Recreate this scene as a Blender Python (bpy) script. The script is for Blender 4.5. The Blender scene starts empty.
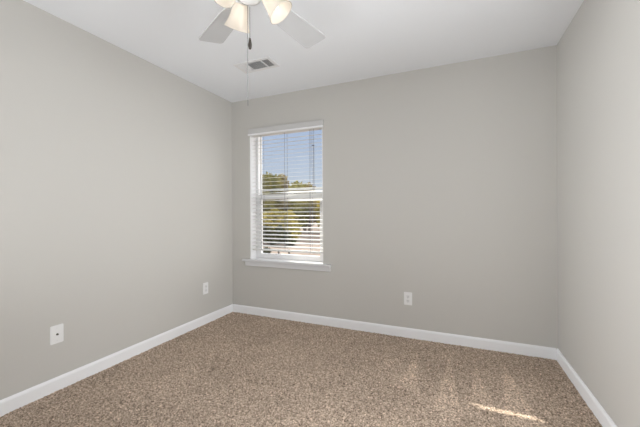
import bpy, math, random
import numpy as np
from mathutils import Vector, Matrix

PI = math.pi
scene = bpy.context.scene
col = scene.collection

# ------------------------------------------------------------------ camera
YAW = 0.4055
ROLL = 0.0048
CAM_Z = 1.148
cd = bpy.data.cameras.new('camera')
cam = bpy.data.objects.new('camera', cd)
col.objects.link(cam)
cam.location = (0, 0, CAM_Z)
cam.rotation_euler = (PI / 2, ROLL, YAW)
cd.sensor_fit = 'HORIZONTAL'
cd.sensor_width = 36.0
cd.lens = 17.623
cd.shift_y = -1.0 / 640
cd.clip_start = 0.02
cd.clip_end = 500
scene.camera = cam

# ------------------------------------------------------------------ sky
SKY_STRENGTH = 0.80
SKY_FILL = 4.0
w = bpy.data.worlds.new('sky')
scene.world = w
w.use_nodes = True
nt = w.node_tree
nt.nodes.clear()
wo = nt.nodes.new('ShaderNodeOutputWorld')
bg = nt.nodes.new('ShaderNodeBackground')
tc = nt.nodes.new('ShaderNodeTexCoord')
sp = nt.nodes.new('ShaderNodeSeparateXYZ')
cr = nt.nodes.new('ShaderNodeValToRGB')
nt.links.new(tc.outputs['Generated'], sp.inputs[0])
nt.links.new(sp.outputs['Z'], cr.inputs[0])
# extra brightness added to the unseen right-hand (+X) and upper sky, lighting the walls
mrx = nt.nodes.new('ShaderNodeMapRange')
mrx.interpolation_type = 'SMOOTHSTEP'
mrx.inputs['From Min'].default_value = -0.30
mrx.inputs['From Max'].default_value = 0.35
nt.links.new(sp.outputs['X'], mrx.inputs['Value'])
mrz = nt.nodes.new('ShaderNodeMapRange')
mrz.interpolation_type = 'SMOOTHSTEP'
mrz.inputs['From Min'].default_value = 0.32
mrz.inputs['From Max'].default_value = 0.60
nt.links.new(sp.outputs['Z'], mrz.inputs['Value'])
cmx = nt.nodes.new('ShaderNodeMath')
cmx.operation = 'MAXIMUM'
nt.links.new(mrx.outputs[0], cmx.inputs[0])
nt.links.new(mrz.outputs[0], cmx.inputs[1])
sky_fill_mix = nt.nodes.new('ShaderNodeMix')
sky_fill_mix.data_type = 'RGBA'
nt.links.new(cmx.outputs[0], sky_fill_mix.inputs['Factor'])
nt.links.new(cr.outputs[0], sky_fill_mix.inputs[6])
sky_fill_mix.inputs[7].default_value = (*[SKY_FILL * c for c in (0.97, 0.99, 1.0)], 1)
nt.links.new(sky_fill_mix.outputs[2], bg.inputs[0])
nt.links.new(bg.outputs[0], wo.inputs[0])
cr.color_ramp.elements[0].position = 0.0
cr.color_ramp.elements[0].color = (0.78, 0.85, 0.93, 1)
cr.color_ramp.elements[1].position = 0.32
cr.color_ramp.elements[1].color = (0.47, 0.62, 0.92, 1)
bg.inputs[1].default_value = SKY_STRENGTH

# ------------------------------------------------------------------ sun
SUN_DIR = Vector((1.884, -1.0, -1.417)).normalized()     # the way the light travels
sd = bpy.data.lights.new('sun', 'SUN')
sd.energy = 11.0
sd.angle = math.radians(0.53)
sd.color = (1.0, 0.93, 0.82)
so = bpy.data.objects.new('sun', sd)
col.objects.link(so)
so.rotation_euler = SUN_DIR.to_track_quat('-Z', 'Y').to_euler()
so.location = (-20, 12, 12)

# ------------------------------------------------------------------ added fill lights, out of view below and beside the camera
def fill_light(name, watt, size, size_y, loc, rot, spread=180, rgb=(0.965, 0.985, 1.0)):
    ad = bpy.data.lights.new(name, 'AREA')
    ad.shape = 'RECTANGLE'
    ad.size, ad.size_y = size, size_y
    ad.energy = watt
    ad.color = rgb
    ao = bpy.data.objects.new(name, ad)
    col.objects.link(ao)
    ao.location = loc
    ao.rotation_euler = rot
    ad.spread = math.radians(spread)
    return ao


fill_light('fill_light_up', 26.0, 1.8, 0.8, (-0.80, -0.10, 0.50), (PI, 0, 0))                       # added fill, thrown up at the ceiling from below the camera
fill_light('fill_light_right', 16.5, 1.25, 2.0, (0.735 + 0.10, 1.02, 1.08), (PI / 2, 0, PI / 2))       # added fill set in a made-up opening, faces -X
fill_light('fill_light_right', 15.0, 1.25, 2.0, (0.735 + 0.11, 1.02, 1.08), (PI / 2, 0, PI / 2 - math.radians(27)), 80)  # narrower added fill, turned towards the far left corner
fill_light('fill_light_left', 26.5, 1.15, 2.0, (-2.392 - 0.10, 0.18, 1.08), (PI / 2, 0, -PI / 2 + math.radians(28)), 70)   # added fill set in a made-up opening, faces +X

BULB_WATT = 0.04

# ------------------------------------------------------------------ exposure
scene.view_settings.view_transform = 'Standard'
scene.view_settings.look = 'None'
scene.view_settings.gamma = 1.0
scene.view_settings.use_curve_mapping = False
scene.view_settings.exposure = 0.08

# ================================================================== helpers
XL, XR, YB, YF, H = -2.392, 0.735, 2.966, -0.62, 2.44
WX0, WX1, WZ0, WZ1 = -2.139, -1.239, 0.594, 2.10      # window opening
YOUT = 3.30                                            # outer face of the wall
GROUND = -3.0


class MB:
    def __init__(self):
        self.v, self.f, self.s = [], [], []

    def add(self, verts, faces, smooth=False):
        n = len(self.v)
        self.v += [tuple(p) for p in verts]
        for f in faces:
            self.f.append([i + n for i in f])
            self.s.append(smooth)
        return self

    def box(self, x0, x1, y0, y1, z0, z1, m=None):
        vs = [Vector((x, y, z)) for z in (z0, z1) for y in (y0, y1) for x in (x0, x1)]
        if m is not None:
            vs = [m @ p for p in vs]
        return self.add(vs, [(0, 2, 3, 1), (4, 5, 7, 6), (0, 1, 5, 4), (2, 6, 7, 3), (0, 4, 6, 2), (1, 3, 7, 5)])

    def prism(self, outline, axis0, axis1, m=None):
        """outline: list of 2D (a,b); extruded between heights axis0 and axis1 along Z"""
        n = len(outline)
        vs = [Vector((a, b, axis0)) for a, b in outline] + [Vector((a, b, axis1)) for a, b in outline]
        if m is not None:
            vs = [m @ p for p in vs]
        fs = [tuple(range(n - 1, -1, -1)), tuple(range(n, 2 * n))]
        fs += [(i, (i + 1) % n, n + (i + 1) % n, n + i) for i in range(n)]
        return self.add(vs, fs)

    def lathe(self, prof, m=None, n=28, smooth=True, close=False):
        """prof: list of (r, z); revolved about Z. Ends with r=0 close by themselves."""
        vs, fs = [], []
        k = len(prof)
        for i in range(n):
            a = 2 * PI * i / n
            for r, z in prof:
                p = Vector((r * math.cos(a), r * math.sin(a), z))
                vs.append(m @ p if m is not None else p)
        rng = k if close else k - 1
        for i in range(n):
            j = (i + 1) % n
            for q in range(rng):
                q2 = (q + 1) % k
                fs.append((i * k + q, j * k + q, j * k + q2, i * k + q2))
        return self.add(vs, fs, smooth)

    def tube(self, pts, r, n=10, smooth=True):
        pts = [Vector(p) for p in pts]
        vs, fs = [], []
        rs = r if isinstance(r, (list, tuple)) else [r] * len(pts)
        up = None
        for i, p in enumerate(pts):
            d = (pts[min(i + 1, len(pts) - 1)] - pts[max(i - 1, 0)]).normalized()
            if up is None:
                up = Vector((0, 0, 1)) if abs(d.z) < 0.9 else Vector((1, 0, 0))
            s = d.cross(up).normalized()
            up = s.cross(d).normalized()
            for k in range(n):
                a = 2 * PI * k / n
                vs.append(p + (s * math.cos(a) + up * math.sin(a)) * rs[i])
        for i in range(len(pts) - 1):
            for k in range(n):
                k2 = (k + 1) % n
                fs.append((i * n + k, i * n + k2, (i + 1) * n + k2, (i + 1) * n + k))
        self.add(vs, fs, smooth)
        m = len(pts) - 1
        self.add([vs[k] for k in range(n)], [tuple(range(n - 1, -1, -1))])
        self.add([vs[m * n + k] for k in range(n)], [tuple(range(n))])
        return self

    def build(self, name, mat, parent=None, bevel=0.0):
        me = bpy.data.meshes.new(name)
        off = Vector((0, 0, 0))
        if parent is not None:
            p = parent
            while p is not None:
                off += p.location
                p = p.parent
        me.from_pydata([tuple(Vector(v) - off) for v in self.v], [], self.f)
        me.polygons.foreach_set('use_smooth', self.s)
        me.update()
        me.materials.append(mat)
        o = bpy.data.objects.new(name, me)
        col.objects.link(o)
        if parent is not None:
            o.parent = parent
        if bevel > 0:
            b = o.modifiers.new('bevel', 'BEVEL')
            b.width = bevel
            b.segments = 2
            b.limit_method = 'ANGLE'
        return o


def thing(name, label, cat, loc, group=None):
    o = bpy.data.objects.new(name, None)
    col.objects.link(o)
    o.location = loc
    o.empty_display_size = 0.05
    o['label'] = label
    o['category'] = cat
    if group:
        o['group'] = group
    return o


def tag(o, label, cat, group=None):
    o['label'] = label
    o['category'] = cat
    if group:
        o['group'] = group
    return o


def structure(o):
    o['kind'] = 'structure'
    return o


# ================================================================== materials
def mat(name, rgb, rough=0.6, spec=0.3, metal=0.0, noise=0.0, nscale=20.0, bump=0.0, bscale=200.0):
    m = bpy.data.materials.new(name)
    m.use_nodes = True
    n = m.node_tree
    b = n.nodes['Principled BSDF']
    b.inputs['Base Color'].default_value = (*rgb, 1)
    b.inputs['Roughness'].default_value = rough
    b.inputs['Specular IOR Level'].default_value = spec
    b.inputs['Metallic'].default_value = metal
    t = n.nodes.new('ShaderNodeTexCoord')
    if noise > 0:
        nz = n.nodes.new('ShaderNodeTexNoise')
        nz.inputs['Scale'].default_value = nscale
        nz.inputs['Detail'].default_value = 3
        r = n.nodes.new('ShaderNodeValToRGB')
        r.color_ramp.elements[0].position = 0.3
        r.color_ramp.elements[1].position = 0.7
        r.color_ramp.elements[0].color = (*[c * (1 - noise) for c in rgb], 1)
        r.color_ramp.elements[1].color = (*[min(1, c * (1 + noise)) for c in rgb], 1)
        n.links.new(t.outputs['Object'], nz.inputs['Vector'])
        n.links.new(nz.outputs['Fac'], r.inputs[0])
        n.links.new(r.outputs[0], b.inputs['Base Color'])
    if bump > 0:
        nb = n.nodes.new('ShaderNodeTexNoise')
        nb.inputs['Scale'].default_value = bscale
        nb.inputs['Detail'].default_value = 2
        bp = n.nodes.new('ShaderNodeBump')
        bp.inputs['Strength'].default_value = bump
        bp.inputs['Distance'].default_value = 0.002
        n.links.new(t.outputs['Object'], nb.inputs['Vector'])
        n.links.new(nb.outputs['Fac'], bp.inputs['Height'])
        n.links.new(bp.outputs[0], b.inputs['Normal'])
    return m


M = {}
M['wall'] = mat('greige_wall_paint', (0.578, 0.564, 0.535), 0.75, 0.2, bump=0.08, bscale=160)
M['ceiling'] = mat('white_ceiling_paint', (0.88, 0.90, 0.935), 0.9, 0.1, bump=0.15, bscale=220)
M['trim'] = mat('white_trim_paint', (0.90, 0.905, 0.925), 0.45, 0.4, bump=0.02)
M['stool'] = mat('white_window_sill_paint', (0.72, 0.72, 0.735), 0.45, 0.4, bump=0.02)
M['vinyl'] = mat('white_window_vinyl', (0.84, 0.84, 0.85), 0.35, 0.4, bump=0.02)
M['valance'] = mat('shaded_blind_plastic', (0.59, 0.585, 0.58), 0.5, 0.3, bump=0.02)  # grey carries the shade on the back-lit valance front
M['slat'] = mat('white_blind_slat', (0.78, 0.78, 0.77), 0.45, 0.3, bump=0.02)
M['cord'] = mat('grey_blind_cord', (0.25, 0.26, 0.31), 0.8, 0.1)
M['wand'] = mat('grey_wand_plastic', (0.22, 0.23, 0.27), 0.3, 0.5)
M['plate'] = mat('white_wall_plate_plastic', (0.84, 0.84, 0.84), 0.35, 0.45)
M['socket'] = mat('white_socket_face_plastic', (0.78, 0.78, 0.78), 0.35, 0.45)
M['dark'] = mat('dark_slot', (0.03, 0.03, 0.03), 0.7, 0.2)
M['brass'] = mat('dull_metal_jack', (0.10, 0.095, 0.085), 0.4, 0.5, 0.6)
M['vent'] = mat('white_vent_enamel', (0.80, 0.80, 0.81), 0.45, 0.35)
M['duct'] = mat('grey_duct_metal', (0.36, 0.36, 0.36), 0.7, 0.2)
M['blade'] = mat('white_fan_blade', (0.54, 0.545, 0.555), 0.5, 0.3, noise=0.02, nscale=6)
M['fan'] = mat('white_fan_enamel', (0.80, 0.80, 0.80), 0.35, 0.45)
M['fitter'] = mat('satin_nickel', (0.55, 0.56, 0.55), 0.35, 0.5, 0.7)
M['fob'] = mat('dark_wood_fob', (0.045, 0.038, 0.032), 0.35, 0.5, noise=0.2, nscale=60)
M['chain'] = mat('grey_chain', (0.20, 0.20, 0.205), 0.6, 0.2, 0.0)
M['brick'] = mat('tan_brick', (0.35, 0.24, 0.17), 0.9, 0.1, noise=0.25, nscale=8)
M['concrete'] = mat('pale_dirt', (0.17, 0.135, 0.115), 0.95, 0.05, noise=0.18, nscale=0.5)
M['bark'] = mat('brown_bark', (0.13, 0.095, 0.07), 0.9, 0.1, noise=0.3, nscale=6)
M['post'] = mat('weathered_post', (0.10, 0.085, 0.075), 0.9, 0.1, noise=0.2, nscale=6)


def emission_mat(name, rgb, s):
    m = bpy.data.materials.new(name)
    m.use_nodes = True
    n = m.node_tree
    n.nodes.clear()
    o = n.nodes.new('ShaderNodeOutputMaterial')
    e = n.nodes.new('ShaderNodeEmission')
    e.inputs[0].default_value = (*rgb, 1)
    e.inputs[1].default_value = s
    n.links.new(e.outputs[0], o.inputs[0])
    return m


M['bulb'] = emission_mat('lit_bulb', (1.0, 0.95, 0.86), 2.6)


def frosted():
    m = bpy.data.materials.new('frosted_glass_shade')
    m.use_nodes = True
    n = m.node_tree
    n.nodes.clear()
    o = n.nodes.new('ShaderNodeOutputMaterial')
    d = n.nodes.new('ShaderNodeBsdfDiffuse')
    t = n.nodes.new('ShaderNodeBsdfTranslucent')
    p = n.nodes.new('ShaderNodeBsdfTransparent')
    g = n.nodes.new('ShaderNodeBsdfGlossy')
    d.inputs[0].default_value = (0.80, 0.76, 0.70, 1)
    t.inputs[0].default_value = (0.80, 0.74, 0.66, 1)
    p.inputs[0].default_value = (1, 0.97, 0.93, 1)
    g.inputs['Roughness'].default_value = 0.25
    nz = n.nodes.new('ShaderNodeTexNoise')          # marbled alabaster clouding
    nz.inputs['Scale'].default_value = 26
    nz.inputs['Detail'].default_value = 3
    tcn = n.nodes.new('ShaderNodeTexCoord')
    mr = n.nodes.new('ShaderNodeMapRange')
    mr.inputs['To Min'].default_value = 0.26
    mr.inputs['To Max'].default_value = 0.5
    n.links.new(tcn.outputs['Object'], nz.inputs['Vector'])
    n.links.new(nz.outputs['Fac'], mr.inputs['Value'])
    m1 = n.nodes.new('ShaderNodeMixShader')
    m2 = n.nodes.new('ShaderNodeMixShader')
    m3 = n.nodes.new('ShaderNodeMixShader')
    n.links.new(mr.outputs[0], m1.inputs[0])
    n.links.new(d.outputs[0], m1.inputs[1])
    n.links.new(t.outputs[0], m1.inputs[2])
    m2.inputs[0].default_value = 0.26
    n.links.new(m1.outputs[0], m2.inputs[1])
    n.links.new(p.outputs[0], m2.inputs[2])
    m3.inputs[0].default_value = 0.05
    n.links.new(m2.outputs[0], m3.inputs[1])
    n.links.new(g.outputs[0], m3.inputs[2])
    n.links.new(m3.outputs[0], o.inputs[0])
    return m


M['frosted'] = frosted()


def pane_mat():
    m = bpy.data.materials.new('clear_window_glass')
    m.use_nodes = True
    n = m.node_tree
    n.nodes.clear()
    o = n.nodes.new('ShaderNodeOutputMaterial')
    p = n.nodes.new('ShaderNodeBsdfTransparent')
    p.inputs[0].default_value = (0.95, 0.96, 0.96, 1)
    g = n.nodes.new('ShaderNodeBsdfGlossy')
    g.inputs['Roughness'].default_value = 0.02
    x = n.nodes.new('ShaderNodeMixShader')
    x.inputs[0].default_value = 0.04
    n.links.new(p.outputs[0], x.inputs[1])
    n.links.new(g.outputs[0], x.inputs[2])
    n.links.new(x.outputs[0], o.inputs[0])
    return m


M['pane'] = pane_mat()


# vacuum strokes in the pile: (x of the stroke's axis, y of its point, y of its wide end, half width there)
STROKES = [(-0.045, 2.73, 1.96, 0.085), (0.14, 2.65, 2.13, 0.075), (0.339, 2.75, 2.02, 0.10),
           (-0.29, 2.72, 2.20, 0.06)]


def carpet_mat():
    m = bpy.data.materials.new('brown_frieze_carpet')
    m.use_nodes = True
    n = m.node_tree
    L = n.links
    b = n.nodes['Principled BSDF']
    b.inputs['Roughness'].default_value = 0.95
    b.inputs['Specular IOR Level'].default_value = 0.05
    t = n.nodes.new('ShaderNodeTexCoord')
    n1 = n.nodes.new('ShaderNodeTexNoise')
    n1.inputs['Scale'].default_value = 105
    n1.inputs['Detail'].default_value = 2.5
    n1.inputs['Roughness'].default_value = 0.65
    L.new(t.outputs['Object'], n1.inputs['Vector'])
    r1 = n.nodes.new('ShaderNodeValToRGB')
    e = r1.color_ramp.elements
    e[0].position = 0.30
    e[0].color = (0.072, 0.050, 0.036, 1)
    e[1].position = 0.72
    e[1].color = (0.93, 0.77, 0.63, 1)
    k = e.new(0.44)
    k.color = (0.375, 0.290, 0.225, 1)
    k = e.new(0.56)
    k.color = (0.55, 0.435, 0.345, 1)
    L.new(n1.outputs['Fac'], r1.inputs[0])
    # trodden, brushed-over patches
    n2 = n.nodes.new('ShaderNodeTexNoise')
    n2.inputs['Scale'].default_value = 2.3
    n2.inputs['Detail'].default_value = 3
    L.new(t.outputs['Object'], n2.inputs['Vector'])
    mr = n.nodes.new('ShaderNodeMapRange')
    mr.inputs['From Min'].default_value = 0.3
    mr.inputs['From Max'].default_value = 0.7
    mr.inputs['To Min'].default_value = 0.91
    mr.inputs['To Max'].default_value = 1.09
    L.new(n2.outputs['Fac'], mr.inputs['Value'])
    # strokes of the vacuum cleaner
    sx = n.nodes.new('ShaderNodeSeparateXYZ')
    L.new(t.outputs['Object'], sx.inputs[0])

    def mth(op, a, bb, clamp=False):
        q = n.nodes.new('ShaderNodeMath')
        q.operation = op
        q.use_clamp = clamp
        for i, s in enumerate((a, bb)):
            if s is None:
                continue
            if isinstance(s, (int, float)):
                q.inputs[i].default_value = s
            else:
                L.new(s, q.inputs[i])
        return q.outputs[0]

    total = None
    for (cx, y1, y0, hw) in STROKES:
        along = mth('DIVIDE', mth('SUBTRACT', y1, sx.outputs['Y']), y1 - y0)       # 0 at the point, 1 at the wide end
        dx = mth('ABSOLUTE', mth('SUBTRACT', sx.outputs['X'], cx), None)
        edge = mth('SUBTRACT', mth('MULTIPLY', along, hw), dx)
        inside = mth('MULTIPLY', edge, 60.0, True)
        fade = mth('MULTIPLY', mth('SUBTRACT', 1.25, along), 3.0, True)
        mask = mth('MULTIPLY', inside, fade)
        total = mask if total is None else mth('MAXIMUM', total, mask)
    gain = mth('MULTIPLY_ADD', total, 0.26)
    gain.node.inputs[2].default_value = 1.0
    # scattered dark flecks in the yarn
    n3 = n.nodes.new('ShaderNodeTexNoise')
    n3.inputs['Scale'].default_value = 140
    n3.inputs['Detail'].default_value = 1
    L.new(t.outputs['Object'], n3.inputs['Vector'])
    fl = n.nodes.new('ShaderNodeMapRange')
    fl.inputs['From Min'].default_value = 0.60
    fl.inputs['From Max'].default_value = 0.68
    fl.inputs['To Min'].default_value = 1.10
    fl.inputs['To Max'].default_value = 0.50
    L.new(n3.outputs['Fac'], fl.inputs['Value'])
    g2 = mth('MULTIPLY', mth('MULTIPLY', gain, mr.outputs[0]), fl.outputs[0])
    mx = n.nodes.new('ShaderNodeVectorMath')
    mx.operation = 'SCALE'
    L.new(r1.outputs[0], mx.inputs[0])
    L.new(g2, mx.inputs['Scale'])
    L.new(mx.outputs[0], b.inputs['Base Color'])
    return m


M['carpet'] = carpet_mat()


def leaf_mat(name, c0, c1, scale=0.9):
    m = bpy.data.materials.new(name)
    m.use_nodes = True
    n = m.node_tree
    n.nodes.clear()
    o = n.nodes.new('ShaderNodeOutputMaterial')
    d = n.nodes.new('ShaderNodeBsdfDiffuse')
    t = n.nodes.new('ShaderNodeBsdfTranslucent')
    x = n.nodes.new('ShaderNodeMixShader')
    x.inputs[0].default_value = 0.35
    nz = n.nodes.new('ShaderNodeTexNoise')
    nz.inputs['Scale'].default_value = scale
    nz.inputs['Detail'].default_value = 4
    r = n.nodes.new('ShaderNodeValToRGB')
    r.color_ramp.elements[0].position = 0.35
    r.color_ramp.elements[1].position = 0.65
    r.color_ramp.elements[0].color = (*c0, 1)
    r.color_ramp.elements[1].color = (*c1, 1)
    tcn = n.nodes.new('ShaderNodeTexCoord')
    n.links.new(tcn.outputs['Object'], nz.inputs['Vector'])
    n.links.new(nz.outputs['Fac'], r.inputs[0])
    n.links.new(r.outputs[0], d.inputs[0])
    n.links.new(r.outputs[0], t.inputs[0])
    n.links.new(d.outputs[0], x.inputs[1])
    n.links.new(t.outputs[0], x.inputs[2])
    n.links.new(x.outputs[0], o.inputs[0])
    return m


M['leaf_green'] = leaf_mat('olive_leaves', (0.10, 0.095, 0.03), (0.27, 0.235, 0.08))
M['leaf_yellow'] = leaf_mat('yellowing_leaves', (0.17, 0.145, 0.03), (0.40, 0.32, 0.085))
M['leaf_dark'] = leaf_mat('dark_leaves', (0.03, 0.033, 0.013), (0.075, 0.075, 0.03))
M['leaf_rust'] = leaf_mat('russet_leaves', (0.15, 0.12, 0.055), (0.30, 0.24, 0.115))

# ================================================================== room shell
# carpet: one displaced pile surface
rng = np.random.default_rng(7)


def make_floor():
    x0, x1, y0, y1 = XL - 0.11, XR + 0.11, YF - 1.3, YB + 0.02
    nx, ny = 420, 660
    X, Y = np.meshgrid(np.linspace(x0, x1, nx), np.linspace(y0, y1, ny))
    Z = rng.random((ny, nx)) * 0.0085 - 0.0085
    X = X + (rng.random((ny, nx)) - 0.5) * 0.004
    Y = Y + (rng.random((ny, nx)) - 0.5) * 0.004
    top = np.stack([X, Y, Z], -1).reshape(-1, 3)
    n = nx * ny
    base = np.array([(x0, y0, -0.15), (x1, y0, -0.15), (x1, y1, -0.15), (x0, y1, -0.15)])
    v = np.concatenate([top, base])
    i = np.arange(n).reshape(ny, nx)
    q = np.stack([i[:-1, :-1], i[:-1, 1:], i[1:, 1:], i[1:, :-1]], -1).reshape(-1, 4)
    extra = np.array([(n + 3, n + 2, n + 1, n),
                      (i[0, 0], n, n + 1, i[0, -1]), (i[0, -1], n + 1, n + 2, i[-1, -1]),
                      (i[-1, -1], n + 2, n + 3, i[-1, 0]), (i[-1, 0], n + 3, n, i[0, 0])])
    q = np.concatenate([q, extra])
    me = bpy.data.meshes.new('floor')
    me.vertices.add(len(v))
    me.vertices.foreach_set('co', v.astype(np.float32).ravel())
    me.loops.add(q.size)
    me.loops.foreach_set('vertex_index', q.astype(np.int32).ravel())
    me.polygons.add(len(q))
    me.polygons.foreach_set('loop_start', np.arange(0, q.size, 4, dtype=np.int32))
    me.polygons.foreach_set('loop_total', np.full(len(q), 4, dtype=np.int32))
    me.update(calc_edges=True)
    me.validate()
    me.materials.append(M['carpet'])
    o = bpy.data.objects.new('floor', me)
    col.objects.link(o)
    return structure(o)


make_floor()
T = 0.12
structure(MB().box(XL - T, XR + T, YF - 1.4, YOUT, H, H + 0.15).build('ceiling', M['ceiling']))
LY0, LY1, RY0, RY1, DH = -0.42, 0.78, 0.37, 1.67, 2.10      # side openings made up for the fill lights, out of the picture


def side_wall(name, xa, xb, y0, y1):
    s_ = MB()
    s_.box(xa, xb, YF - 1.4, y0, -0.15, H)
    s_.box(xa, xb, y1, YOUT, -0.15, H)
    s_.box(xa, xb, y0, y1, DH, H)
    structure(s_.build(name, M['wall']))


side_wall('wall_left', XL - T, XL, LY0, LY1)
side_wall('wall_right', XR, XR + T, RY0, RY1)
structure(MB().box(XL - T - 0.05, XL - T, LY0 - 0.1, LY1 + 0.1, -0.15, H).build('wall_left_backing', M['wall']))  # slab added behind the left fill light's opening
structure(MB().box(XR + T, XR + T + 0.05, RY0 - 0.1, RY1 + 0.1, -0.15, H).build('wall_right_backing', M['wall']))  # slab added behind the right fill light's opening
YI = YB + 0.13
wb = MB()
wb.box(XL, WX0, YB, YI, -0.15, H)
wb.box(WX1, XR, YB, YI, -0.15, H)
wb.box(WX0, WX1, YB, YI, -0.15, WZ0)
wb.box(WX0, WX1, YB, YI, WZ1, H)
structure(wb.build('wall_back', M['wall']))
we = MB()
OX0, OX1, OZ0, OZ1 = -2.215, WX1 - 0.02, WZ0 + 0.03, 2.16
we.box(XL - T, OX0, YI, YOUT, GROUND, H + 0.15)
we.box(OX1, XR + T, YI, YOUT, GROUND, H + 0.15)
we.box(OX0, OX1, YI, YOUT, GROUND, OZ0)
we.box(OX0, OX1, YI, YOUT, OZ1, H + 0.15)
structure(we.build('wall_outside', M['brick']))
# front wall with the open doorway to the hall, below the camera
DX0, DX1, DZ = -1.95, 0.25, 2.15
wf = MB()
wf.box(XL, DX0, YF - T, YF, -0.15, H)
wf.box(DX1, XR, YF - T, YF, -0.15, H)
wf.box(DX0, DX1, YF - T, YF, DZ, H)
structure(wf.build('wall_front', M['wall']))
structure(MB().box(XL, XR, YF - 1.4, YF - 1.3, -0.15, H).build('wall_hall', M['wall']))

# baseboards, with an eased top edge
BT, BH = 0.014, 0.083
prof = [(0, -0.009), (BT, -0.009), (BT, BH - 0.016), (BT - 0.004, BH - 0.006), (0.004, BH), (0, BH)]


def baseboard(name, p0, p1, nrm):
    p0, p1, nrm = Vector(p0), Vector(p1), Vector(nrm)
    vs = [p0 + nrm * a + Vector((0, 0, b)) for a, b in prof] + [p1 + nrm * a + Vector((0, 0, b)) for a, b in prof]
    k = len(prof)
    fs = [tuple(range(k)), tuple(range(2 * k - 1, k - 1, -1))] + [(i, k + i, k + (i + 1) % k, (i + 1) % k) for i in range(k)]
    structure(MB().add(vs, fs).build(name, M['trim']))


baseboard('baseboard_left', (XL, LY1, 0), (XL, YB, 0), (1, 0, 0))
baseboard('baseboard_back', (XL + BT, YB, 0), (XR - BT, YB, 0), (0, -1, 0))
baseboard('baseboard_right', (XR, YB, 0), (XR, RY1, 0), (-1, 0, 0))

# ================================================================== window
win = bpy.data.objects.new('window_1', None)
col.objects.link(win)
win.location = ((WX0 + WX1) / 2, YB, WZ0)
structure(win)
ST = 0.621                # top of the stool
JT = 0.008                # jamb liner
fr = MB()
fr.box(WX0, WX0 + JT, YB, YI - 0.03, ST, WZ1)                 # side liners
fr.box(WX1 - JT, WX1, YB, YI - 0.03, ST, WZ1)
fr.box(WX0 + JT, WX1 - JT, YB, YI - 0.03, WZ1 - JT, WZ1)
FY0, FY1 = YI - 0.03, YI + 0.05
fw = 0.045
fr.box(WX0, WX0 + fw, FY0, FY1, ST, WZ1)
fr.box(WX1 - fw, WX1, FY0, FY1, ST, WZ1)
fr.box(WX0 + fw, WX1 - fw, FY0, FY1, WZ1 - 0.026, WZ1)
fr.box(WX0 + fw, WX1 - fw, FY0, FY1, ST - 0.02, ST + 0.02)
fr.build('window_frame', M['vinyl'], win)
MR = 1.324                # centre of the meeting rail
ls = MB()                 # lower sash, inner track
LX0, LX1 = WX0 + fw, WX1 - fw
ly0, ly1 = YI - 0.028, YI + 0.006
ls.box(LX0, LX0 + 0.034, ly0, ly1, ST + 0.02, MR + 0.034)
ls.box(LX1 - 0.034, LX1, ly0, ly1, ST + 0.02, MR + 0.034)
ls.box(LX0 + 0.034, LX1 - 0.034, ly0, ly1, ST + 0.02, ST + 0.058)
ls.box(LX0 + 0.034, LX1 - 0.034, ly0, ly1, MR - 0.024, MR + 0.034)
lso = ls.build('lower_sash', M['vinyl'], win)
MB().box(LX0 + 0.03, LX1 - 0.03, YI - 0.014, YI - 0.010, ST + 0.05, MR - 0.02).build('pane', M['pane'], lso)
us = MB()                 # upper sash, outer track
uy0, uy1 = YI + 0.010, YI + 0.040
us.box(LX0, LX0 + 0.008, uy0, uy1, MR - 0.022, WZ1 - 0.026)
us.box(LX1 - 0.008, LX1, uy0, uy1, MR - 0.022, WZ1 - 0.026)
us.box(LX0 + 0.008, LX1 - 0.008, uy0, uy1, MR - 0.022, MR + 0.03)
us.box(LX0 + 0.008, LX1 - 0.008, uy0, uy1, WZ1 - 0.036, WZ1 - 0.026)
ub = MB()                 # top bar of the half screen outside
ub.box(LX0, LX1, YI + 0.055, YI + 0.066, 1.402, 1.426)
ub.build('screen_bar', M['vinyl'], win)
uso = us.build('upper_sash', M['vinyl'], win)
MB().box(LX0 + 0.006, LX1 - 0.006, YI + 0.022, YI + 0.026, MR + 0.02, WZ1 - 0.034).build('pane', M['pane'], uso)
lk = MB()
lk.box(-1.71, -1.65, ly0 + 0.004, ly1, MR + 0.034, MR + 0.042)
lk.build('sash_lock', M['vinyl'], lso)
sl = MB()                 # stool with horns
sl.box(-2.229, -1.149, YB - 0.042, YB, ST - 0.022, ST)
sl.box(WX0, WX1, YB, YI - 0.03, ST - 0.022, ST)
sl.build('window_stool', M['stool'], win, bevel=0.004)
ap = MB()
ap.box(-2.199, -1.156, YB - 0.018, YB, ST - 0.074, ST - 0.022)
ap.build('window_apron', M['stool'], win, bevel=0.003)

# ------------------------------------------------------------------ blind
BY = YB + 0.045           # plane the slats hang in
bl = thing('window_blind', 'white two inch slatted blind hanging open in the window', 'blind', ((WX0 + WX1) / 2, BY, 0.70))
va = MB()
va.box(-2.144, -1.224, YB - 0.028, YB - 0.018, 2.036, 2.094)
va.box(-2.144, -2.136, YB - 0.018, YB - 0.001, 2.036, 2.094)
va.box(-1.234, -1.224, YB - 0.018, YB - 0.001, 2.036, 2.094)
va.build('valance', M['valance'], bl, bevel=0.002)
MB().box(-2.144, -1.224, YB - 0.034, YB - 0.018, 2.018, 2.036).build('valance_lit_edge', M['trim'], bl, bevel=0.003)  # bright white strip paints in the window light along the lower edge
MB().box(WX0 + 0.012, WX1 - 0.012, YB - 0.014, YB + 0.070, 2.018, 2.070).build('headrail', M['slat'], bl, bevel=0.002)
SX0, SX1 = WX0 + 0.014, WX1 - 0.014
TILT = math.radians(9)
BRZ = 0.722               # underside of the bottom rail
zs = []
z = BRZ + 0.052
while z < 2.0:
    zs.append(z)
    z += 0.0425
sm = MB()


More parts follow.
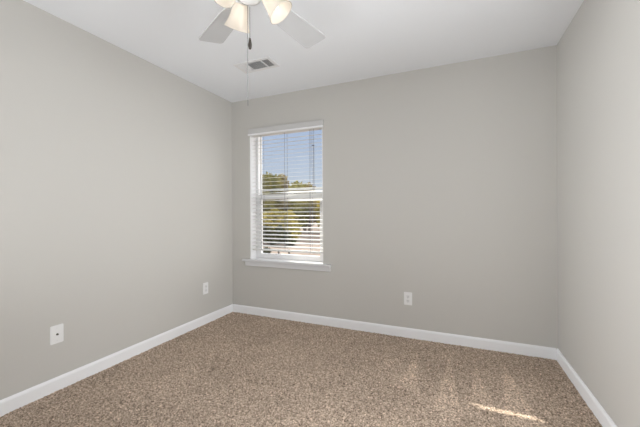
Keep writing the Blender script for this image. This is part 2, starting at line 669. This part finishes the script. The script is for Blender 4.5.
def slat(z, twist):
    """a gently crowned slat, 50 mm deep, outer edge a little higher; twist turns its right end further"""
    xs = [SX0, -1.84] + [-1.84 + (SX1 + 1.84) * q / 8 for q in range(1, 9)] if twist else [SX0, SX1]
    rings = []
    for x in xs:
        t = TILT + twist * min(1.0, max(0.0, x + 1.84) / 0.20)
        pts = []
        for k in range(7):
            u = -0.025 + 0.05 * k / 6
            c = 0.0012 * (1 - (u / 0.025) ** 2)
            pts.append((BY + u * math.cos(t) - c * math.sin(t), z + u * math.sin(t) + c * math.cos(t)))
        rings.append([(x, y, zz + 0.001) for y, zz in pts] + [(x, y, zz - 0.001) for y, zz in reversed(pts)])
    k = len(rings[0])
    vs = [p for r_ in rings for p in r_]
    fs = [tuple(range(k - 1, -1, -1)), tuple(range(len(vs) - k, len(vs)))]
    for j in range(len(rings) - 1):
        fs += [(j * k + i, j * k + (i + 1) % k, (j + 1) * k + (i + 1) % k, (j + 1) * k + i) for i in range(k)]
    sm.add(vs, fs)


for q_, z in enumerate(zs):
    slat(z, math.radians({12: 20, 13: 46, 14: 20}.get(q_, 0)))
sm.build('slats', M['slat'], bl)
br = MB()
br.box(SX0, SX1, BY - 0.026, BY + 0.026, BRZ, BRZ + 0.016)
bro = br.build('bottom_rail', M['slat'], bl, bevel=0.003)
LAD = (-2.000, -1.696, -1.393)
for x in LAD:
    c = MB()
    for yy in (BY - 0.0285, BY + 0.0285):
        c.tube([(x, yy, BRZ + 0.01), (x, yy, 2.03)], 0.0021, 6)
    c.build('ladder_cord', M['cord'], bl)
    MB().lathe([(0, -0.006), (0.006, -0.006), (0.008, 0), (0.008, 0.004), (0, 0.004)],
               Matrix.Translation((x, BY, BRZ - 0.003)), 14).build('cord_button', M['slat'], bro)
wd = MB()
wd.tube([(-1.341, YB + 0.002, 2.02), (-1.341, YB + 0.002, 1.85)], 0.0022, 8)
wd.tube([(-1.341, YB + 0.002, 1.85), (-1.341, YB + 0.002, 1.379)], 0.0042, 8)
wd.box(-1.364, -1.332, YB - 0.002, YB + 0.006, 1.842, 1.850)
wd.build('tilt_wand', M['wand'], bl)
lc = MB()
lc.tube([(-1.374, YB + 0.004, 2.02), (-1.374, YB + 0.004, 1.62)], 0.0015, 6)
lc.build('lift_cord', M['cord'], bl)

# ================================================================== wall plates
def rounded(w2, h2, r, n=5):
    pts = []
    for cx, cy, a0 in ((w2 - r, h2 - r, 0), (-w2 + r, h2 - r, PI / 2), (-w2 + r, -h2 + r, PI), (w2 - r, -h2 + r, 1.5 * PI)):
        for k in range(n + 1):
            a = a0 + PI / 2 * k / n
            pts.append((cx + r * math.cos(a), cy + r * math.sin(a)))
    return pts


def frame_on(wall, a, z):
    """matrix taking local (right, up, out of the wall) to the world"""
    if wall == 'left':
        o, rx, nz = Vector((XL, a, z)), Vector((0, 1, 0)), Vector((1, 0, 0))
    else:
        o, rx, nz = Vector((a, YB, z)), Vector((1, 0, 0)), Vector((0, -1, 0))
    m = Matrix.Identity(4)
    for i in range(3):
        m[i][0], m[i][1], m[i][2], m[i][3] = rx[i], (0, 0, 1)[i], nz[i], o[i]
    return m


def plate_part(root, m, w2=0.036, h2=0.0585):
    p = MB()
    p.prism(rounded(w2, h2, 0.006), 0.0, 0.004, m)
    p.prism(rounded(w2 - 0.003, h2 - 0.003, 0.005), 0.004, 0.006, m)
    return p.build('cover_plate', M['plate'], root)


def duplex(name, label, wall, a, z):
    m = frame_on(wall, a, z)
    root = thing(name, label, 'power outlet', m.translation, 'duplex power outlets')
    plate_part(root, m)
    for s in (-1, 1):
        f = MB()
        f.prism([(x, y + s * 0.0205) for x, y in rounded(0.0165, 0.0145, 0.010)], 0.006, 0.0078, m)
        fo = f.build('socket_face', M['socket'], root)
        d = MB()
        cy = s * 0.0205
        d.box(-0.0075, -0.0055, cy - 0.002, cy + 0.007, 0.0076, 0.0080, m)
        d.box(0.0055, 0.0075, cy - 0.001, cy + 0.006, 0.0076, 0.0080, m)
        d.prism([(0.0025 * math.cos(q * PI / 6), cy - 0.008 + 0.0025 * math.sin(q * PI / 6)) for q in range(12)], 0.0076, 0.0080, m)
        d.build('socket_slots', M['dark'], fo)
    MB().prism([(0.003 * math.cos(q * PI / 6), 0.003 * math.sin(q * PI / 6)) for q in range(12)], 0.006, 0.0074, m).build('screw', M['fitter'], root)
    return root


duplex('wall_outlet', 'white duplex outlet low on the left wall near the back corner', 'left', 2.532, 0.363)
duplex('wall_outlet', 'white duplex outlet low on the back wall, right of the window', 'back', -0.396, 0.3525)
m = frame_on('left', 1.2006, 0.3616)
root = thing('cable_plate', 'white wall plate with one dark cable jack, low on left wall', 'wall plate', m.translation)
plate_part(root, m, 0.0375, 0.059)
j = MB()
j.lathe([(0.0, 0.006), (0.0065, 0.006), (0.0065, 0.010), (0.0048, 0.010), (0.0048, 0.016), (0.0, 0.016)], m, 14, smooth=False)
j.build('cable_jack', M['brass'], root)
for s in (-1, 1):
    MB().lathe([(0.0, 0.0074), (0.002, 0.0074), (0.0032, 0.006), (0.0, 0.006)], m @ Matrix.Translation((0, s * 0.041, 0)), 12).build('screw', M['socket'], root)

# ================================================================== ceiling vent
VX0, VX1, VY0, VY1 = -1.765, -1.403, 2.209, 2.392
v = thing('ceiling_vent', 'white louvred air vent set in the ceiling beside the fan', 'vent', ((VX0 + VX1) / 2, (VY0 + VY1) / 2, H))
f = MB()
b_ = 0.030
zt, zb = H, H - 0.008
f.box(VX0, VX1, VY0, VY0 + b_, zb, zt)
f.box(VX0, VX1, VY1 - b_, VY1, zb, zt)
f.box(VX0, VX0 + b_, VY0 + b_, VY1 - b_, zb, zt)
f.box(VX1 - b_, VX1, VY0 + b_, VY1 - b_, zb, zt)
D1, D2 = -1.6535, -1.502           # dividers
f.box(D1 - 0.005, D1 + 0.005, VY0 + b_, VY1 - b_, zb, zt)
f.box(D2 - 0.006, D2 + 0.006, VY0 + b_, VY1 - b_, zb, zt)
f.build('vent_frame', M['vent'], v, bevel=0.002)
MB().box(VX0 + b_ * 0.8, VX1 - b_ * 0.8, VY0 + b_ * 0.8, VY1 - b_ * 0.8, H - 0.0016, H - 0.0004).build('backing', M['duct'], v)


def louvres(x0, x1, y0, y1, along, tilt, pitch):
    q = MB()
    lw = 0.0095
    if along == 'y':
        n = int((x1 - x0) / pitch)
        for i in range(n):
            c = x0 + (i + 0.5) * (x1 - x0) / n
            mm = Matrix.Translation((c, 0, H - 0.0055)) @ Matrix.Rotation(tilt, 4, 'Y')
            q.box(-lw / 2, lw / 2, y0, y1, -0.0004, 0.0004, mm)
    else:
        n = int((y1 - y0) / pitch)
        for i in range(n):
            c = y0 + (i + 0.5) * (y1 - y0) / n
            mm = Matrix.Translation((0, c, H - 0.0055)) @ Matrix.Rotation(tilt, 4, 'X')
            q.box(x0, x1, -lw / 2, lw / 2, -0.0004, 0.0004, mm)
    q.build('louvres', M['vent'], v)


iy0, iy1 = VY0 + b_, VY1 - b_
louvres(VX0 + b_, D1 - 0.005, iy0, iy1, 'y', math.radians(-38), 0.0095)
louvres(D1 + 0.005, D2 - 0.006, iy0, iy1, 'x', math.radians(42), 0.0118)
louvres(D2 + 0.006, VX1 - b_, iy0, iy1, 'y', math.radians(42), 0.0118)

# ================================================================== ceiling fan
FX, FY = -0.837, 1.164
BZ = 2.140
fan = thing('ceiling_fan', 'white ceiling fan with lit frosted bell shades and two hanging pull chains', 'ceiling fan', (FX, FY, H))
TR = Matrix.Translation((FX, FY, 0))
MB().lathe([(0, H), (0.068, H), (0.070, H - 0.012), (0.058, H - 0.045), (0.030, H - 0.062), (0, H - 0.062)], TR, 32).build('canopy', M['fan'], fan)
MB().tube([(FX, FY, H - 0.06), (FX, FY, 2.26)], 0.013, 14).build('downrod', M['fan'], fan)
MB().lathe([(0, 2.275), (0.035, 2.275), (0.085, 2.262), (0.108, 2.235), (0.112, 2.200), (0.108, 2.165), (0.090, 2.150), (0, 2.150)], TR, 36).build('motor_housing', M['fan'], fan)
MB().lathe([(0, 2.150), (0.052, 2.150), (0.056, 2.144), (0.056, 2.130), (0.050, 2.124), (0, 2.124)], TR, 30).build('switch_housing', M['fan'], fan)
MB().lathe([(0, 2.124), (0.040, 2.124), (0.052, 2.118), (0.050, 2.106), (0.034, 2.098), (0.012, 2.094), (0, 2.094)], TR, 30).build('light_fitter', M['fan'], fan)

# one blade in its own frame: along +X from the hub
def blade_outline():
    pts = [(0.165, -0.048), (0.20, -0.056)]
    R, hw, r = 0.525, 0.073, 0.022
    pts += [(0.34, -0.066)]
    for k in range(7):
        a = -PI / 2 + PI / 2 * k / 6
        pts.append((R - r + r * math.cos(a), -hw + r + r * math.sin(a)))
    for k in range(7):
        a = PI / 2 * k / 6
        pts.append((R - r + r * math.cos(a), hw - r + r * math.sin(a)))
    pts += [(0.34, 0.066), (0.20, 0.056), (0.165, 0.048)]
    return pts


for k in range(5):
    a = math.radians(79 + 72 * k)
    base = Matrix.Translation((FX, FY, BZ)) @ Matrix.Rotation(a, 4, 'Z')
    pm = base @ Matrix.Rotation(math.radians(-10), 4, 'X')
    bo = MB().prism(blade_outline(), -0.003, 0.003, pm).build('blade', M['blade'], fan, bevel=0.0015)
    ir = MB()
    ir.tube([base @ Vector((0.085, 0, 0.012)), base @ Vector((0.13, 0, 0.008)), base @ Vector((0.17, 0, 0.006))], [0.012, 0.009, 0.010], 10)
    ir.prism([(0.155, -0.030), (0.20, -0.034), (0.235, -0.018), (0.245, 0), (0.235, 0.018), (0.20, 0.034), (0.155, 0.030)], 0.0032, 0.0072, pm)
    ir.build('blade_iron', M['fan'], bo)

# light kit: three arms, each with a socket cup, bell shade and bulb
BELL = [(0.028, 0.0), (0.032, 0.010), (0.036, 0.026), (0.040, 0.046), (0.044, 0.068), (0.049, 0.088), (0.056, 0.106), (0.061, 0.115)]
th = 0.003
inner = [(r - th, z) for r, z in BELL]
SHADE_PROF = BELL + [(BELL[-1][0] + 0.001, 0.1175), (BELL[-1][0] - 0.002, 0.1185)] + inner[::-1]
LIGHT_ANGLES = (145, 264, 27)
for ang in LIGHT_ANGLES:
    a = math.radians(ang)
    dirn = Vector((math.cos(a), math.sin(a), 0))
    tilt = math.radians(38)
    axis = (dirn * math.sin(tilt) + Vector((0, 0, -math.cos(tilt)))).normalized()
    neck = Vector((FX - 0.012, FY, 2.142)) + dirn * 0.078
    hub = Vector((FX, FY, 2.114)) + dirn * 0.042
    arm = MB()
    arm.tube([hub, hub + dirn * 0.016 + Vector((0, 0, 0.012)), neck - axis * 0.030 + Vector((0, 0, 0.004)), neck - axis * 0.016], 0.0075, 12)
    ao_ = arm.build('light_arm', M['fan'], fan)
    q = axis.to_track_quat('Z', 'Y').to_matrix().to_4x4()
    mm = Matrix.Translation(neck) @ q
    MB().lathe([(0, -0.026), (0.018, -0.026), (0.027, -0.014), (0.034, 0.004), (0.034, 0.010), (0.0335, 0.010), (0.0270, -0.001), (0, -0.002)], mm, 26).build('socket_cup', M['fitter'], ao_)
    MB().lathe(SHADE_PROF, mm, 36, close=True).build('lamp_shade', M['frosted'], fan)
    bu = [(0, 0.002), (0.011, 0.002), (0.012, 0.022), (0.017, 0.036), (0.0225, 0.052), (0.0235, 0.064), (0.019, 0.078), (0.010, 0.086), (0, 0.088)]
    MB().lathe(bu, mm, 20).build('bulb', M['bulb'], fan)
    pl = bpy.data.lights.new('bulb_light', 'POINT')
    pl.energy = BULB_WATT
    pl.color = (1.0, 0.93, 0.83)
    pl.shadow_soft_size = 0.012
    plo = bpy.data.objects.new('bulb_light', pl)
    col.objects.link(plo)
    plo.location = neck + axis * 0.098
    plo['kind'] = 'structure'

# pull chains
def chain(name, x, y, z0, z1, r, fob=None):
    c = MB()
    c.tube([(x, y, z0), (x, y, z1)], r, 8)
    co = c.build(name, M['chain'], fan)
    if fob:
        L = 0.048
        MB().lathe([(0, z1 + 0.004), (0.0035, z1 + 0.002), (0.0055, z1 - 0.008), (0.0085, z1 - L * 0.55), (0.0085, z1 - L * 0.8), (0.0055, z1 - L), (0, z1 - L)],
                   Matrix.Translation((x, y, 0)), 18).build('chain_fob', M['fob'], co)
    return co


chain('pull_chain', FX - 0.028, FY + 0.040, 2.10, 1.953, 0.0014, True)
chain('pull_cord', FX - 0.032, FY + 0.028, 2.10, 1.640, 0.0014)

# ================================================================== outdoors
structure(MB().box(-220, 120, YOUT, 300, GROUND - 0.3, GROUND).build('ground', M['concrete']))

FWD = Vector((-math.sin(YAW), math.cos(YAW), 0))
RGT = Vector((math.cos(YAW), math.sin(YAW), 0))


def spot(px, d):
    return FWD * d + RGT * ((px - 320) / 313.3 * d)


def leaf_cloud(blobs, n, size, seed):
    """many small leaf sprays spread through a set of ellipsoids (centre, radii)"""
    r = np.random.default_rng(seed)
    vol = np.array([b[1][0] * b[1][1] * b[1][2] for b in blobs]) ** 0.67
    pick = r.choice(len(blobs), n, p=vol / vol.sum())
    C = np.array([b[0] for b in blobs])[pick]
    R = np.array([b[1] for b in blobs])[pick]
    d = r.normal(size=(n, 3))
    d /= np.linalg.norm(d, axis=1)[:, None]
    rad = 0.55 + 0.5 * r.random(n) ** 0.7
    P = C + d * R * rad[:, None]
    u = r.normal(size=(n, 3)) + d * 0.2
    u /= np.linalg.norm(u, axis=1)[:, None]
    t = np.cross(u, r.normal(size=(n, 3)))
    t /= np.linalg.norm(t, axis=1)[:, None]
    s = size * (0.6 + 0.8 * r.random(n))[:, None]
    a = P + u * s
    b = P + t * s * 0.55
    c = P - u * s
    e = P - t * s * 0.55
    V = np.stack([a, b, c, e], 1).reshape(-1, 3)
    return V, [(4 * i, 4 * i + 1, 4 * i + 2, 4 * i + 3) for i in range(n)]


def ico(mb, c, R, seed):
    r = random.Random(seed)
    n, k = 10, 7
    vs, fs = [], []
    for i in range(k + 1):
        ph = PI * i / k
        for j in range(n):
            a = 2 * PI * j / n
            f = 0.80 * (1 + r.uniform(-0.14, 0.14))
            vs.append((c[0] + R[0] * f * math.sin(ph) * math.cos(a), c[1] + R[1] * f * math.sin(ph) * math.sin(a), c[2] + R[2] * f * math.cos(ph)))
    for i in range(k):
        for j in range(n):
            j2 = (j + 1) % n
            fs.append((i * n + j, (i + 1) * n + j, (i + 1) * n + j2, i * n + j2))
    mb.add(vs, fs, False)


def plant(name, label, cat, px, d, h, rad, leaf, seed, group, trunk=0.3, leaves=900, size=0.34, low=0.25):
    rr = random.Random(seed)
    p = spot(px, d)
    root = thing(name, label, cat, (p.x, p.y, GROUND), group)
    blobs = []
    nb = 7 if trunk else 4
    top = GROUND + h
    bot = GROUND + h * low
    for i in range(nb):
        f = i / (nb - 1)
        zc = bot + (top - bot) * (0.25 + 0.55 * f)
        sp_ = rad * (0.62 - 0.35 * f) * (0 if i == nb - 1 else 1)
        a = rr.uniform(0, 2 * PI)
        rb = rad * rr.uniform(0.5, 0.72)
        rz = min(rb * rr.uniform(0.8, 1.1), top - zc)
        blobs.append(((p.x + sp_ * math.cos(a), p.y + sp_ * math.sin(a), zc), (rb, rb, max(rz, 0.3))))
    blobs.append(((p.x, p.y, (top + bot) / 2), (rad * 0.75, rad * 0.75, (top - bot) * 0.46)))
    mb = MB()
    for i, (c, R) in enumerate(blobs):
        ico(mb, c, R, seed * 31 + i)
    V, F = leaf_cloud(blobs, leaves, size, seed)
    mb.add(V.tolist(), F)
    mb.build('foliage', leaf, root)
    if trunk:
        t = MB()
        t.tube([(p.x, p.y, GROUND - 0.1), (p.x + 0.1, p.y, GROUND + h * 0.3), (p.x - 0.05, p.y + 0.1, GROUND + h * 0.7)], [trunk * 1.2, trunk * 0.85, trunk * 0.4], 9)
        t.build('trunk', M['bark'], root)
    else:
        t = MB()
        for s in range(4):
            a = s * PI / 2 + 0.4
            t.tube([(p.x, p.y, GROUND - 0.05), (p.x + 0.35 * rad * math.cos(a), p.y + 0.35 * rad * math.sin(a), GROUND + h * 0.5)], [0.06, 0.03], 6)
        t.build('stems', M['bark'], root)
    return root


TG, SG = 'trees beyond the window', 'shrubs beyond the window'
G, Yl, Dk, Ru = M['leaf_green'], M['leaf_yellow'], M['leaf_dark'], M['leaf_rust']
plant('tree', 'tall olive green tree at left of the view through the window', 'tree', 267, 56, 11.5, 2.7, G, 11, TG)
plant('tree', 'russet tinged tree, second from left through the window', 'tree', 281, 62, 12.1, 2.4, Ru, 12, TG)
plant('tree', 'lower olive tree in the middle right of the window view', 'tree', 297, 56, 9.8, 2.4, G, 13, TG, low=0.1)
plant('tree', 'small russet tree sloping down at the right of the view', 'tree', 309.5, 62, 10.4, 2.2, Ru, 14, TG, low=0.1)
plant('tree', 'short yellow tree at the right edge of the window view', 'tree', 321, 57, 7.0, 1.3, Yl, 15, TG, 0.2, 600, 0.3, 0.15)
plant('tree', 'dark evergreen tree behind the pale track, right of the yellow shrubs', 'tree', 305, 68, 7.4, 2.6, Dk, 16, TG, 0.25, 1100, 0.34, 0.05)
plant('tree', 'dark evergreen tree behind the gap between the olive trees', 'tree', 284, 70, 8.6, 2.6, Dk, 18, TG, 0.25, 1100, 0.34, 0.05)
plant('tree', 'olive tree farthest back, its top above the dark evergreens at right', 'tree', 304, 75, 11.5, 2.7, G, 20, TG, 0.25, 1100, 0.36)
plant('tree', 'tree behind the left edge of the window', 'tree', 243, 62, 12.0, 2.9, G, 17, TG)
plant('tree', 'tree behind the right edge of the window', 'tree', 336, 68, 8.0, 2.6, G, 19, TG)
plant('shrub', 'yellow green shrub at the left of the lower window pane', 'shrub', 264, 47, 4.4, 1.75, Yl, 21, SG, 0, 700, 0.28, 0.05)
plant('shrub', 'yellow green shrub second from left in the lower pane', 'shrub', 276, 51, 4.9, 1.75, Yl, 22, SG, 0, 700, 0.28, 0.05)
plant('shrub', 'yellow shrub in the middle of the lower window pane', 'shrub', 288.5, 47, 4.5, 1.7, Yl, 23, SG, 0, 700, 0.28, 0.05)
for i, (px, d, h, r) in enumerate([(263, 42, 2.5, 0.98), (271, 39.5, 2.2, 0.98), (279, 42, 2.4, 0.98), (286.5, 39.5, 1.9, 0.9)]):
    plant('shrub', ['dark low shrub at the left foot of the yellow shrubs', 'dark low shrub second from left below the yellow shrubs',
                    'dark low shrub third from left below the yellow shrubs', 'dark low shrub at the edge of the pale track'][i],
          'shrub', px, d, h, r, Dk, 40 + i, SG, 0, 500, 0.22, 0.02)
for i, (px, d) in enumerate([(278.5, 31.2), (289.0, 31.2)]):
    p = spot(px, d)
    o = MB().box(p.x - 0.07, p.x + 0.07, p.y - 0.07, p.y + 0.07, GROUND - 0.1, GROUND + 0.5).build('fence_post', M['post'])
    tag(o, ['short dark post on pale ground, left one, beneath the blind', 'short dark post on pale ground, right one, beneath the blind'][i], 'post', 'short posts outdoors')
plant('shrub', 'low scrubby bush on pale ground beneath the bottom of the blind', 'shrub', 266, 31.6, 0.5, 0.7, Dk, 61, SG, 0, 260, 0.12, 0.02)
